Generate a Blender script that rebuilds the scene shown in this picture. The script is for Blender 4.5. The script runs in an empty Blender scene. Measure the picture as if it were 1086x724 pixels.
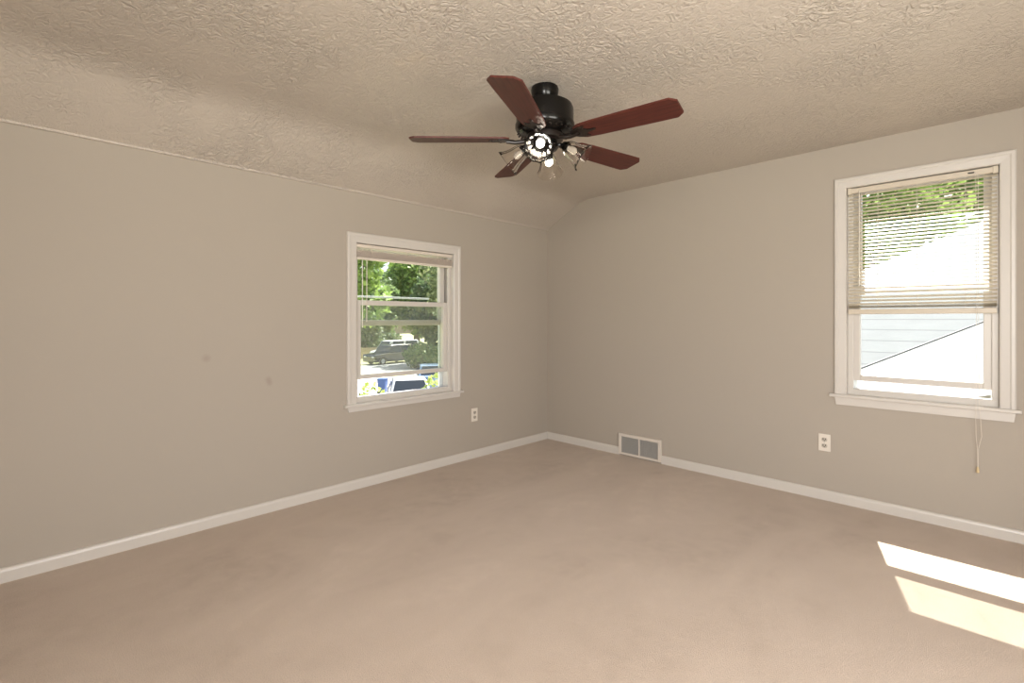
import bpy, bmesh, math, random
from mathutils import Vector, Matrix

S = bpy.context.scene
COL = S.collection
PI = math.pi
random.seed(7)

# ------------------------------------------------------------------ camera, sky, sun, lights, exposure
cam_d = bpy.data.cameras.new('camera')
cam = bpy.data.objects.new('camera', cam_d)
COL.objects.link(cam)
cam_d.sensor_width = 36.0
cam_d.lens = 36.0 * 521.0 / 1086.0
cam_d.shift_y = -23.0 / 1086.0
cam_d.clip_start = 0.03
cam_d.clip_end = 400
cam.location = (3.236, -3.8045, 1.2)
cam.rotation_euler = (PI / 2, 0, math.radians(44.5))
S.camera = cam

SUN_EL = math.radians(55.0)
SUN_H = Vector((0.269, -0.963, 0)).normalized()          # horizontal travel of the sunlight
SUN_DIR = Vector((SUN_H.x * math.cos(SUN_EL), SUN_H.y * math.cos(SUN_EL), -math.sin(SUN_EL)))

W = bpy.data.worlds.new('sky')
S.world = W
W.use_nodes = True
wn = W.node_tree
wn.nodes.clear()
w_out = wn.nodes.new('ShaderNodeOutputWorld')
w_bg = wn.nodes.new('ShaderNodeBackground')
w_sky = wn.nodes.new('ShaderNodeTexSky')
w_sky.sky_type = 'NISHITA'
w_sky.sun_disc = False
w_sky.sun_elevation = SUN_EL
w_sky.sun_rotation = math.atan2(-SUN_H.x, -SUN_H.y)
w_sky.dust_density = 3.0
w_bg.inputs['Strength'].default_value = 0.30
wn.links.new(w_sky.outputs[0], w_bg.inputs[0])
wn.links.new(w_bg.outputs[0], w_out.inputs[0])

sun_d = bpy.data.lights.new('sun', 'SUN')
sun_d.energy = 20.0
sun_d.angle = math.radians(0.5)
sun_d.color = (1.0, 0.965, 0.90)
sun = bpy.data.objects.new('sun', sun_d)
COL.objects.link(sun)
sun.rotation_euler = SUN_DIR.to_track_quat('-Z', 'Y').to_euler()
sun.location = (-6, 15, 20)


def area(name, loc, aim, sx, sy, power, color):
    d = bpy.data.lights.new(name, 'AREA')
    d.shape = 'RECTANGLE'
    d.size, d.size_y = sx, sy
    d.energy = power
    d.color = color
    o = bpy.data.objects.new(name, d)
    COL.objects.link(o)
    o.location = loc
    o.rotation_euler = (Vector(aim) - Vector(loc)).to_track_quat('-Z', 'Y').to_euler()
    return o


# added fill: unseen area lights set in openings cut for them, out of view
FILLC = (1.0, 0.975, 0.95)
area('rear_fill_light', (3.80, -4.98, 1.35), (2.9, 0, 1.6), 1.05, 1.3, 112, FILLC)
area('side_fill_light', (4.58, -3.1, 1.25), (0, -3.1, 1.1), 1.5, 1.2, 73, FILLC)

S.view_settings.view_transform = 'Standard'
S.view_settings.look = 'None'
S.view_settings.exposure = 0.0
S.view_settings.gamma = 1.0
S.view_settings.use_curve_mapping = False


# ------------------------------------------------------------------ material helpers
def mat(name, color, rough=0.6, metal=0.0, spec=0.5, emit=None, estr=0.0, coat=0.0):
    m = bpy.data.materials.new(name)
    m.use_nodes = True
    b = m.node_tree.nodes['Principled BSDF']
    b.inputs['Base Color'].default_value = (*color, 1)
    b.inputs['Roughness'].default_value = rough
    b.inputs['Metallic'].default_value = metal
    b.inputs['Specular IOR Level'].default_value = spec
    b.inputs['Coat Weight'].default_value = coat
    if emit:
        b.inputs['Emission Color'].default_value = (*emit, 1)
        b.inputs['Emission Strength'].default_value = estr
    return m


def nd(m, t, **kw):
    n = m.node_tree.nodes.new(t)
    for k, v in kw.items():
        if k in n.inputs:
            n.inputs[k].default_value = v
        else:
            setattr(n, k, v)
    return n


def lk(m, a, b):
    m.node_tree.links.new(a, b)


def bsdf(m):
    return m.node_tree.nodes['Principled BSDF']


def coords(m, kind='Object'):
    return nd(m, 'ShaderNodeTexCoord').outputs[kind]


def ramp(m, src, stops):
    r = nd(m, 'ShaderNodeValToRGB')
    e = r.color_ramp.elements
    while len(e) < len(stops):
        e.new(0.5)
    for i, (p, c) in enumerate(stops):
        e[i].position = p
        e[i].color = (*c, 1) if len(c) == 3 else c
    lk(m, src, r.inputs[0])
    return r.outputs[0]


def noise(m, co, scale, detail=3, rough=0.5, dist=0.0):
    n = nd(m, 'ShaderNodeTexNoise', Scale=scale, Detail=detail, Roughness=rough, Distortion=dist)
    lk(m, co, n.inputs['Vector'])
    return n.outputs['Fac']


def mapping(m, co, scale=(1, 1, 1), loc=(0, 0, 0)):
    n = nd(m, 'ShaderNodeMapping')
    n.inputs['Scale'].default_value = scale
    n.inputs['Location'].default_value = loc
    lk(m, co, n.inputs['Vector'])
    return n.outputs[0]


def bump(m, h, strength, dist, nrm=None):
    b = nd(m, 'ShaderNodeBump', Strength=strength, Distance=dist)
    lk(m, h, b.inputs['Height'])
    if nrm is not None:
        lk(m, nrm, b.inputs['Normal'])
    return b.outputs[0]


def mixc(m, fac, a, b, mode='MIX'):
    n = nd(m, 'ShaderNodeMix', data_type='RGBA', blend_type=mode)
    for src, i in ((fac, 0), (a, 6), (b, 7)):
        if isinstance(src, (int, float)):
            n.inputs[i].default_value = src
        elif isinstance(src, tuple):
            n.inputs[i].default_value = (*src, 1)
        else:
            lk(m, src, n.inputs[i])
    return n.outputs[2]


def mth(m, op, a, b=0.0):
    n = nd(m, 'ShaderNodeMath', operation=op)
    for i, s in enumerate((a, b)):
        if isinstance(s, (int, float)):
            n.inputs[i].default_value = s
        else:
            lk(m, s, n.inputs[i])
    return n.outputs[0]


def blot(m, co, centre, radius):
    """1 at a stain's centre fading to 0 at its radius (object space)."""
    d = nd(m, 'ShaderNodeVectorMath', operation='DISTANCE')
    lk(m, co, d.inputs[0])
    d.inputs[1].default_value = centre
    r = nd(m, 'ShaderNodeMapRange')
    r.interpolation_type = 'SMOOTHSTEP'
    lk(m, d.outputs['Value'], r.inputs[0])
    r.inputs[1].default_value = 0.0
    r.inputs[2].default_value = radius
    r.inputs[3].default_value = 1.0
    r.inputs[4].default_value = 0.0
    return r.outputs[0]


M = {}
WALLC = (0.405, 0.360, 0.306)

# painted walls with roller texture, the left one with two small smudges
for key, stains in (('wall', []), ('wall_smudged', [((0, -3.021, 0.978), 0.035), ((0, -2.683, 0.827), 0.03), ((0, -2.675, 0.805), 0.028)])):
    m = mat('greige wall paint' + (' with smudges' if stains else ''), WALLC, 0.72, spec=0.3)
    co = coords(m)
    c = mixc(m, noise(m, co, 1.3, 2), tuple(v * 0.985 for v in WALLC), tuple(v * 1.015 for v in WALLC))
    for p, r in stains:
        f = mth(m, 'MULTIPLY', blot(m, co, p, r), 0.28)
        c = mixc(m, f, c, (0.22, 0.165, 0.13))
    lk(m, c, bsdf(m).inputs['Base Color'])
    lk(m, bump(m, noise(m, co, 160, 2), 0.05, 0.004), bsdf(m).inputs['Normal'])
    M[key] = m

# ceiling: knocked-down plaster texture
m = mat('textured beige ceiling paint', (0.58, 0.51, 0.43), 0.45, spec=0.4)
co = coords(m)
dn = nd(m, 'ShaderNodeTexNoise', Scale=14.0, Detail=2.0)
lk(m, co, dn.inputs['Vector'])
dv = nd(m, 'ShaderNodeVectorMath', operation='SCALE')
lk(m, dn.outputs['Color'], dv.inputs[0])
dv.inputs['Scale'].default_value = 0.06
av = nd(m, 'ShaderNodeVectorMath', operation='ADD')
lk(m, co, av.inputs[0])
lk(m, dv.outputs[0], av.inputs[1])
n1 = noise(m, av.outputs[0], 34, 3, 0.55, 0.6)
ridge = mth(m, 'SUBTRACT', 1.0, mth(m, 'MULTIPLY', mth(m, 'ABSOLUTE', mth(m, 'SUBTRACT', n1, 0.5)), 7.0))
ridge = mth(m, 'MAXIMUM', ridge, 0.0)
patchy = ramp(m, noise(m, co, 2.2, 2), [(0.38, (0.3, 0.3, 0.3)), (0.62, (1, 1, 1))])
hgt = mth(m, 'MULTIPLY', ridge, patchy)
hgt = mth(m, 'ADD', hgt, mth(m, 'MULTIPLY', noise(m, co, 110, 2), 0.35))
lk(m, bump(m, hgt, 0.75, 0.006), bsdf(m).inputs['Normal'])
c = mixc(m, noise(m, co, 1.1, 3), (0.525, 0.468, 0.405), (0.565, 0.507, 0.445))
for p, r, k, colr in (((1.40, -2.55, 2.34), 0.14, 0.22, (0.62, 0.43, 0.26)), ((0.85, -3.95, 2.34), 0.28, 0.25, (0.62, 0.43, 0.26)),
                      ((2.85, -0.55, 2.34), 0.5, 0.25, (0.42, 0.37, 0.31))):
    f = mth(m, 'MULTIPLY', mth(m, 'MULTIPLY', blot(m, co, p, r), k), ramp(m, noise(m, co, 9, 3), [(0.35, (0, 0, 0)), (0.65, (1, 1, 1))]))
    c = mixc(m, f, c, colr)
lk(m, c, bsdf(m).inputs['Base Color'])
M['ceiling'] = m

# carpet
m = mat('beige cut pile carpet', (0.55, 0.42, 0.33), 0.95, spec=0.1)
co = coords(m)
bsdf(m).inputs['Sheen Weight'].default_value = 0.25
big = noise(m, mapping(m, co, (1.0, 0.55, 1)), 1.7, 4, 0.6, 0.8)
mid = noise(m, co, 9, 4, 0.65)
fine = noise(m, co, 260, 2, 0.7)
c = mixc(m, ramp(m, big, [(0.36, (0, 0, 0)), (0.64, (1, 1, 1))]), (0.475, 0.378, 0.298), (0.61, 0.500, 0.408))
c = mixc(m, ramp(m, mid, [(0.35, (0, 0, 0)), (0.68, (1, 1, 1))]), c, (0.56, 0.455, 0.368))
sp = ramp(m, fine, [(0.3, (0.80, 0.79, 0.78)), (0.7, (1.1, 1.1, 1.1))])
c = mixc(m, 1.0, c, sp, 'MULTIPLY')
lk(m, c, bsdf(m).inputs['Base Color'])
hb = mth(m, 'ADD', fine, mth(m, 'MULTIPLY', mid, 1.2))
lk(m, bump(m, hb, 0.6, 0.006), bsdf(m).inputs['Normal'])
M['carpet'] = m

# white woodwork
m = mat('satin white woodwork paint', (0.60, 0.565, 0.52), 0.35)
co = coords(m)
lk(m, bump(m, noise(m, co, 70, 2), 0.04, 0.003), bsdf(m).inputs['Normal'])
M['trim'] = m
M['vinyl'] = mat('pale grey storm frame', (0.62, 0.66, 0.66), 0.4)
M['plate'] = mat('ivory plastic', (0.74, 0.68, 0.60), 0.35)
M['dark_slot'] = mat('dark slot', (0.02, 0.018, 0.016), 0.7)
M['screw'] = mat('steel screw', (0.45, 0.43, 0.40), 0.35, 1.0)
M['grille'] = mat('grey register grille', (0.38, 0.365, 0.34), 0.45)
M['register'] = mat('off white register frame', (0.66, 0.60, 0.53), 0.4)
M['brass'] = mat('pale gold tassel plastic', (0.66, 0.52, 0.30), 0.4)
M['ext_wall'] = mat('outside wall', (0.6, 0.58, 0.54), 0.8)

# glass panes: thin clear sheet
def pane_mat(name, tint, haze=0.0):
    m = bpy.data.materials.new(name)
    m.use_nodes = True
    nt = m.node_tree
    nt.nodes.clear()
    out = nt.nodes.new('ShaderNodeOutputMaterial')
    t = nt.nodes.new('ShaderNodeBsdfTransparent')
    t.inputs[0].default_value = (*tint, 1)
    g = nt.nodes.new('ShaderNodeBsdfGlossy')
    g.inputs['Roughness'].default_value = 0.02
    geo = nt.nodes.new('ShaderNodeNewGeometry')
    dot = nt.nodes.new('ShaderNodeVectorMath')
    dot.operation = 'DOT_PRODUCT'
    nt.links.new(geo.outputs['Incoming'], dot.inputs[0])
    nt.links.new(geo.outputs['Normal'], dot.inputs[1])
    cosv = mth(m, 'ABSOLUTE', dot.outputs['Value'])
    fr = mth(m, 'ADD', 0.03, mth(m, 'MULTIPLY', 0.97, mth(m, 'POWER', mth(m, 'SUBTRACT', 1.0, cosv), 5.0)))
    mx = nt.nodes.new('ShaderNodeMixShader')
    nt.links.new(fr, mx.inputs[0])
    nt.links.new(t.outputs[0], mx.inputs[1])
    nt.links.new(g.outputs[0], mx.inputs[2])
    last = mx.outputs[0]
    if haze > 0:
        d = nt.nodes.new('ShaderNodeBsdfTranslucent')
        d.inputs[0].default_value = (0.85, 0.83, 0.78, 1)
        m2 = nt.nodes.new('ShaderNodeMixShader')
        m2.inputs[0].default_value = haze
        nt.links.new(last, m2.inputs[1])
        nt.links.new(d.outputs[0], m2.inputs[2])
        last = m2.outputs[0]
    nt.links.new(last, out.inputs[0])
    return m


M['pane'] = pane_mat('clear window glass', (0.94, 0.96, 0.95), 0.0)
M['dusty_pane'] = pane_mat('dusty window glass', (0.84, 0.86, 0.82), 0.06)
M['car_glass'] = mat('dark car glass', (0.02, 0.025, 0.03), 0.08)

# blind slats: translucent cream vinyl
def slat_mat(name, color, trans):
    m = bpy.data.materials.new(name)
    m.use_nodes = True
    nt = m.node_tree
    b = nt.nodes['Principled BSDF']
    b.inputs['Base Color'].default_value = (*color, 1)
    b.inputs['Roughness'].default_value = 0.4
    t = nt.nodes.new('ShaderNodeBsdfTranslucent')
    t.inputs[0].default_value = (*color, 1)
    mx = nt.nodes.new('ShaderNodeMixShader')
    mx.inputs[0].default_value = trans
    nt.links.new(b.outputs[0], mx.inputs[1])
    nt.links.new(t.outputs[0], mx.inputs[2])
    nt.links.new(mx.outputs[0], nt.nodes['Material Output'].inputs[0])
    return m


M['slat'] = slat_mat('cream vinyl slats', (0.70, 0.63, 0.51), 0.13)
M['blind_rail'] = mat('cream vinyl rail', (0.60, 0.53, 0.43), 0.4)
M['blind_pink'] = slat_mat('beige vinyl slats', (0.68, 0.59, 0.51), 0.10)
M['blind_pink_rail'] = mat('beige vinyl rail', (0.68, 0.61, 0.53), 0.45)
M['cord'] = mat('off white cord', (0.72, 0.66, 0.58), 0.7)
M['wand'] = mat('clear plastic wand', (0.66, 0.62, 0.54), 0.2)

# fan
M['fan_metal'] = mat('glossy black fan metal', (0.004, 0.0035, 0.003), 0.20, 0.0, 0.28)
M['fan_bracket'] = mat('dark bronze bracket', (0.014, 0.010, 0.008), 0.3, 0.1, 0.35)
m = mat('dark red mahogany blade', (0.12, 0.03, 0.02), 0.45, 0.0, 0.28)
co = coords(m)
gr = noise(m, mapping(m, co, (3, 45, 45)), 2.0, 5, 0.6, 0.5)
lk(m, ramp(m, gr, [(0.3, (0.048, 0.012, 0.009)), (0.7, (0.100, 0.024, 0.016))]), bsdf(m).inputs['Base Color'])
M['blade'] = m
m = bpy.data.materials.new('clear moulded shade glass')
m.use_nodes = True
b = bsdf(m)
b.inputs['Base Color'].default_value = (0.97, 0.95, 0.92, 1)
b.inputs['Roughness'].default_value = 0.04
b.inputs['Transmission Weight'].default_value = 1.0
b.inputs['IOR'].default_value = 1.4
M['shade_glass'] = m
M['bulb'] = mat('lit bulb', (1, 0.95, 0.85), 0.3, emit=(1.0, 0.93, 0.80), estr=14.0)
M['bulb_off'] = mat('frosted unlit bulb', (0.62, 0.57, 0.50), 0.25)
M['socket'] = mat('aged ivory plastic', (0.50, 0.45, 0.38), 0.4)

# outdoors
def leafy(name, a, b_, trans=0.35):
    m = bpy.data.materials.new(name)
    m.use_nodes = True
    nt = m.node_tree
    p = nt.nodes['Principled BSDF']
    p.inputs['Roughness'].default_value = 0.55
    geo = nd(m, 'ShaderNodeNewGeometry')
    c = ramp(m, geo.outputs['Random Per Island'], [(0.0, a), (1.0, b_)])
    lk(m, c, p.inputs['Base Color'])
    t = nd(m, 'ShaderNodeBsdfTranslucent')
    lk(m, c, t.inputs[0])
    mx = nd(m, 'ShaderNodeMixShader')
    mx.inputs[0].default_value = trans
    lk(m, p.outputs[0], mx.inputs[1])
    lk(m, t.outputs[0], mx.inputs[2])
    lk(m, mx.outputs[0], nt.nodes['Material Output'].inputs[0])
    return m


M['leaf_bright'] = leafy('bright green leaves', (0.13, 0.22, 0.04), (0.34, 0.46, 0.12))
M['leaf_mid'] = leafy('mid green leaves', (0.10, 0.17, 0.06), (0.30, 0.40, 0.16))
M['leaf_dark'] = leafy('dark green leaves', (0.06, 0.10, 0.045), (0.18, 0.25, 0.11))
M['leaf_olive'] = leafy('olive leaves', (0.16, 0.20, 0.08), (0.42, 0.46, 0.24))
M['leaf_yellow'] = leafy('yellow green leaves', (0.30, 0.38, 0.08), (0.52, 0.58, 0.22))
m = mat('grey brown bark', (0.12, 0.095, 0.075), 0.9)
co = coords(m)
lk(m, bump(m, noise(m, mapping(m, co, (8, 8, 1.5)), 3, 4), 0.8, 0.03), bsdf(m).inputs['Normal'])
M['bark'] = m
m = mat('pale summer lawn', (0.36, 0.37, 0.19), 0.95)
co = coords(m)
lk(m, ramp(m, noise(m, co, 0.35, 5, 0.65), [(0.3, (0.25, 0.29, 0.12)), (0.55, (0.40, 0.39, 0.22)), (0.75, (0.50, 0.45, 0.31))]), bsdf(m).inputs['Base Color'])
M['lawn'] = m
m = mat('pale worn asphalt', (0.33, 0.335, 0.34), 0.9)
co = coords(m)
lk(m, ramp(m, noise(m, co, 0.9, 5, 0.6), [(0.3, (0.26, 0.27, 0.28)), (0.7, (0.38, 0.38, 0.38))]), bsdf(m).inputs['Base Color'])
M['asphalt'] = m
M['concrete'] = mat('pale concrete', (0.50, 0.47, 0.43), 0.9)


def shingle_mat(name, col, dark, pitch, axis):
    """courses along the slope; the course lines sit at equal heights."""
    m = mat(name, col, 0.9, spec=0.2)
    co = coords(m)
    sx = nd(m, 'ShaderNodeSeparateXYZ')
    lk(m, co, sx.inputs[0])
    fr = mth(m, 'FRACT', mth(m, 'DIVIDE', sx.outputs[2], pitch))
    line = ramp(m, fr, [(0.0, (1, 1, 1)), (0.07, (1, 1, 1)), (0.10, (0, 0, 0)), (1.0, (0, 0, 0))])
    var = mixc(m, noise(m, mapping(m, co, (1.5, 1.5, 6)), 2.2, 4), tuple(v * 0.88 for v in col), tuple(min(1, v * 1.12) for v in col))
    lk(m, mixc(m, line, var, dark), bsdf(m).inputs['Base Color'])
    return m


M['roof_grey'] = shingle_mat('pale grey roof shingles', (0.235, 0.24, 0.24), (0.165, 0.17, 0.17), 0.15, 2)
M['roof_white'] = shingle_mat('whitish porch shingles', (0.275, 0.27, 0.26), (0.235, 0.23, 0.22), 0.13, 2)
M['flashing'] = mat('grey metal flashing', (0.20, 0.20, 0.195), 0.6)
M['siding'] = mat('white house siding', (0.62, 0.60, 0.56), 0.7)
M['tan_wall'] = mat('tan garage wall', (0.50, 0.40, 0.27), 0.8)
M['brown_roof'] = mat('brown garage roof', (0.16, 0.12, 0.09), 0.9)
M['car_black'] = mat('black car paint', (0.015, 0.016, 0.02), 0.2, coat=0.8)
M['car_silver'] = mat('silver car paint', (0.55, 0.56, 0.57), 0.3, 0.4, coat=0.6)
M['car_white'] = mat('white car paint', (0.75, 0.75, 0.74), 0.3, coat=0.5)
M['car_blue'] = mat('steel blue car paint', (0.16, 0.24, 0.36), 0.25, 0.2, coat=0.8)
M['tyre'] = mat('black rubber', (0.02, 0.02, 0.02), 0.8)
M['wheel'] = mat('silver wheel', (0.55, 0.55, 0.55), 0.3, 0.7)
M['lamp_lens'] = mat('headlamp lens', (0.75, 0.75, 0.75), 0.1)
M['bin_blue'] = mat('blue bin plastic', (0.05, 0.10, 0.26), 0.5)


# ------------------------------------------------------------------ mesh helpers
class MB:
    """collects shapes into one mesh object"""

    def __init__(self):
        self.bm = bmesh.new()

    def box(self, lo, hi, bevel=0.0, mtx=None):
        r = bmesh.ops.create_cube(self.bm, size=1.0)
        vs = r['verts']
        c = [(a + b) / 2 for a, b in zip(lo, hi)]
        s = [abs(b - a) for a, b in zip(lo, hi)]
        for v in vs:
            v.co = Vector((c[0] + v.co.x * s[0], c[1] + v.co.y * s[1], c[2] + v.co.z * s[2]))
        if bevel > 0:
            es = list({e for v in vs for e in v.link_edges})
            r2 = bmesh.ops.bevel(self.bm, geom=es, offset=bevel, segments=2, affect='EDGES', profile=0.5)
            vs = list({v for f in r2['faces'] for v in f.verts} | {v for v in vs if v.is_valid})
        if mtx is not None:
            for v in vs:
                v.co = mtx @ v.co
        return vs

    def lathe(self, prof, seg=32, mtx=None, wave=None):
        """prof: list of (radius, z); closed to the axis where radius is 0"""
        rings = []
        for k, (r, z) in enumerate(prof):
            if r < 1e-6:
                rings.append([self.bm.verts.new((0, 0, z))])
            else:
                ring = []
                for i in range(seg):
                    a = 2 * PI * i / seg
                    rr = r * (1 + (wave(k, a) if wave else 0))
                    ring.append(self.bm.verts.new((rr * math.cos(a), rr * math.sin(a), z)))
                rings.append(ring)
        for A, B in zip(rings, rings[1:]):
            if len(A) == 1 and len(B) == 1:
                continue
            for i in range(seg):
                j = (i + 1) % seg
                if len(A) == 1:
                    self.bm.faces.new((A[0], B[i], B[j]))
                elif len(B) == 1:
                    self.bm.faces.new((A[i], A[j], B[0]))
                else:
                    self.bm.faces.new((A[i], A[j], B[j], B[i]))
        if mtx is not None:
            for R in rings:
                for v in R:
                    v.co = mtx @ v.co

    def tube(self, pts, rad, seg=8, cap=True):
        pts = [Vector(p) for p in pts]
        n = len(pts)
        rads = rad if isinstance(rad, (list, tuple)) else [rad] * n
        rings = []
        prev = None
        for i, p in enumerate(pts):
            t = (pts[min(i + 1, n - 1)] - pts[max(i - 1, 0)]).normalized()
            if prev is None:
                ref = Vector((0, 0, 1)) if abs(t.z) < 0.9 else Vector((1, 0, 0))
                u = t.cross(ref).normalized()
            else:
                u = (prev - t * prev.dot(t)).normalized()
            prev = u
            w = t.cross(u)
            rings.append([self.bm.verts.new(p + rads[i] * (math.cos(2 * PI * k / seg) * u + math.sin(2 * PI * k / seg) * w)) for k in range(seg)])
        for A, B in zip(rings, rings[1:]):
            for k in range(seg):
                j = (k + 1) % seg
                self.bm.faces.new((A[k], A[j], B[j], B[k]))
        if cap:
            self.bm.faces.new(rings[0][::-1])
            self.bm.faces.new(rings[-1])

    def prism(self, pts, ext):
        """closed outline (list of 3D points) pushed along a vector"""
        ext = Vector(ext)
        A = [self.bm.verts.new(Vector(p)) for p in pts]
        B = [self.bm.verts.new(Vector(p) + ext) for p in pts]
        n = len(A)
        self.bm.faces.new(A[::-1])
        self.bm.faces.new(B)
        for i in range(n):
            j = (i + 1) % n
            self.bm.faces.new((A[i], A[j], B[j], B[i]))

    def poly(self, pts):
        self.bm.faces.new([self.bm.verts.new(Vector(p)) for p in pts])

    def build(self, name, material, parent=None, smooth=False, loc=None, angle=35):
        bmesh.ops.recalc_face_normals(self.bm, faces=self.bm.faces)
        me = bpy.data.meshes.new(name)
        self.bm.to_mesh(me)
        self.bm.free()
        me.materials.append(material)
        if smooth:
            lim = math.cos(math.radians(angle))
            for p in me.polygons:
                p.use_smooth = True
            me.set_sharp_from_angle(angle=math.radians(angle))
        o = bpy.data.objects.new(name, me)
        COL.objects.link(o)
        if parent is not None:
            o.parent = parent
        if loc is not None:
            o.location = loc
        return o


def tag(o, label=None, cat=None, group=None, kind=None):
    if label:
        o['label'] = label
    if cat:
        o['category'] = cat
    if group:
        o['group'] = group
    if kind:
        o['kind'] = kind
    return o


def empty(name, loc, rz=0.0):
    o = bpy.data.objects.new(name, None)
    o.empty_display_size = 0.1
    COL.objects.link(o)
    o.location = loc
    o.rotation_euler = (0, 0, rz)
    return o


def copy_tree(o, parent=None):
    c = o.copy()
    COL.objects.link(c)
    if parent is not None:
        c.parent = parent
    for ch in [x for x in list(COL.objects) if x.parent == o]:
        copy_tree(ch, c)
    return c


# ------------------------------------------------------------------ the room
XR, YF, ZC = 4.45, -4.85, 2.34          # right wall, wall behind the camera, flat ceiling
ZK = 2.107                              # top of the left wall where the slope starts
TH = 0.16

# floor
b = MB()
b.box((-TH, YF - TH, -0.12), (XR + TH, TH, 0.0))
fl = b.build('floor', M['carpet'])
tag(fl, 'beige wall to wall carpet over the whole room', 'floor', kind='structure')


def wall_grid(name, us, zs, holes, place, material):
    """solid wall slab with rectangular openings; holes are (u0,u1,z0,z1)"""
    b = MB()
    us = sorted(set(us + [h[0] for h in holes] + [h[1] for h in holes]))
    zs = sorted(set(zs + [h[2] for h in holes] + [h[3] for h in holes]))

    def solid(i, j):
        if i < 0 or j < 0 or i >= len(us) - 1 or j >= len(zs) - 1:
            return False
        uc, zc = (us[i] + us[i + 1]) / 2, (zs[j] + zs[j + 1]) / 2
        return not any(h[0] < uc < h[1] and h[2] < zc < h[3] for h in holes)
    V = {}

    def v(i, j, d):
        k = (i, j, d)
        if k not in V:
            V[k] = b.bm.verts.new(place(us[i], zs[j], d * TH))
        return V[k]
    for i in range(len(us) - 1):
        for j in range(len(zs) - 1):
            if not solid(i, j):
                continue
            for d in (0, 1):
                b.bm.faces.new((v(i, j, d), v(i + 1, j, d), v(i + 1, j + 1, d), v(i, j + 1, d)))
            if not solid(i - 1, j):
                b.bm.faces.new((v(i, j, 0), v(i, j + 1, 0), v(i, j + 1, 1), v(i, j, 1)))
            if not solid(i + 1, j):
                b.bm.faces.new((v(i + 1, j, 0), v(i + 1, j + 1, 0), v(i + 1, j + 1, 1), v(i + 1, j, 1)))
            if not solid(i, j - 1):
                b.bm.faces.new((v(i, j, 0), v(i + 1, j, 0), v(i + 1, j, 1), v(i, j, 1)))
            if not solid(i, j + 1):
                b.bm.faces.new((v(i, j + 1, 0), v(i + 1, j + 1, 0), v(i + 1, j + 1, 1), v(i, j + 1, 1)))
    return b.build(name, material)


# window openings: (low, high, sill, head)
WL = (-2.092, -1.216, 0.605, 1.747)
WB = (2.549, 3.254, 0.716, 2.053)
wl = wall_grid('wall_left', [YF - TH, 0.0], [0.0, ZK], [(WL[0] - .02, WL[1] + .02, WL[2] - .03, WL[3] + .02)], lambda u, z, d: (-d, u, z), M['wall_smudged'])
tag(wl, 'greige left wall with two small smudges and the smaller window', 'wall', kind='structure')
wb = wall_grid('wall_back', [-TH, XR + TH], [0.0, ZC + 0.1], [(WB[0] - .02, WB[1] + .02, WB[2] - .03, WB[3] + .02)], lambda u, z, d: (u, d, z), M['wall'])
tag(wb, 'greige wall on the right of the photo with the blind covered window', 'wall', kind='structure')
wf = wall_grid('wall_front', [-TH, XR + TH], [0.0, ZC + 0.1], [(3.27, 4.33, 0.7, 2.0)], lambda u, z, d: (u, YF - d, z), M['wall'])  # opening added only to hold the rear fill light
tag(wf, 'greige wall behind the camera', 'wall', kind='structure')
wr = wall_grid('wall_right', [YF, 0.0], [0.0, ZC + 0.1], [(-3.9, -2.3, 0.6, 1.9)], lambda u, z, d: (XR + d, u, z), M['wall'])  # unseen opening made to let the side fill light in
tag(wr, 'greige wall beside the camera outside the frame', 'wall', kind='structure')

# ceiling: flat, rounding into a slope that runs down to the left wall
prof = [(-TH, ZK - 0.004), (0.0, ZK - 0.004), (0.009, ZK - 0.002), (0.013, ZK + 0.008)]
prof += [(0.10, ZK + 0.056), (0.236, 2.235), (0.34, 2.289)]
p0, p1, p2 = Vector((0.34, 2.289)), Vector((0.435, 2.338)), Vector((0.60, ZC))
for i in range(1, 9):
    t = i / 8
    q = p0 * (1 - t) ** 2 + p1 * 2 * t * (1 - t) + p2 * t * t
    prof.append((q.x, q.y))
prof += [(1.2, ZC), (XR, ZC)]
b = MB()
pts = [(x, YF, z) for x, z in prof] + [(XR, YF, ZC + 0.12), (-TH, YF, ZC + 0.12)]
b.prism(pts, (0, -YF, 0))
ce = b.build('ceiling', M['ceiling'], smooth=True, angle=28)
tag(ce, 'textured beige ceiling sloping down to the left wall', 'ceiling', kind='structure')

# baseboards
def baseboard(name, spans, place, label):
    b = MB()
    for u0, u1 in spans:
        pr = [(0, 0.0), (0.014, 0.0), (0.014, 0.050), (0.011, 0.060), (0.006, 0.066), (0, 0.067)]
        A = [b.bm.verts.new(place(u0, d, z)) for d, z in pr]
        B = [b.bm.verts.new(place(u1, d, z)) for d, z in pr]
        b.bm.faces.new(A)
        b.bm.faces.new(B[::-1])
        for i in range(len(pr)):
            j = (i + 1) % len(pr)
            b.bm.faces.new((A[i], A[j], B[j], B[i]))
    o = b.build(name, M['trim'])
    tag(o, label, 'baseboard', kind='structure')


baseboard('baseboard_left', [(YF, -0.014)], lambda u, d, z: (d, u, z), 'white baseboard along the left wall')
baseboard('baseboard_back', [(0.0, 0.848), (1.253, XR)], lambda u, d, z: (u, -d, z), 'white baseboard broken by the floor level register')
baseboard('baseboard_front', [(0.014, XR)], lambda u, d, z: (u, YF + d, z), 'white baseboard behind the camera')
baseboard('baseboard_right', [(YF + 0.014, -0.014)], lambda u, d, z: (XR - d, u, z), 'white baseboard beside the camera')


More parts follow.
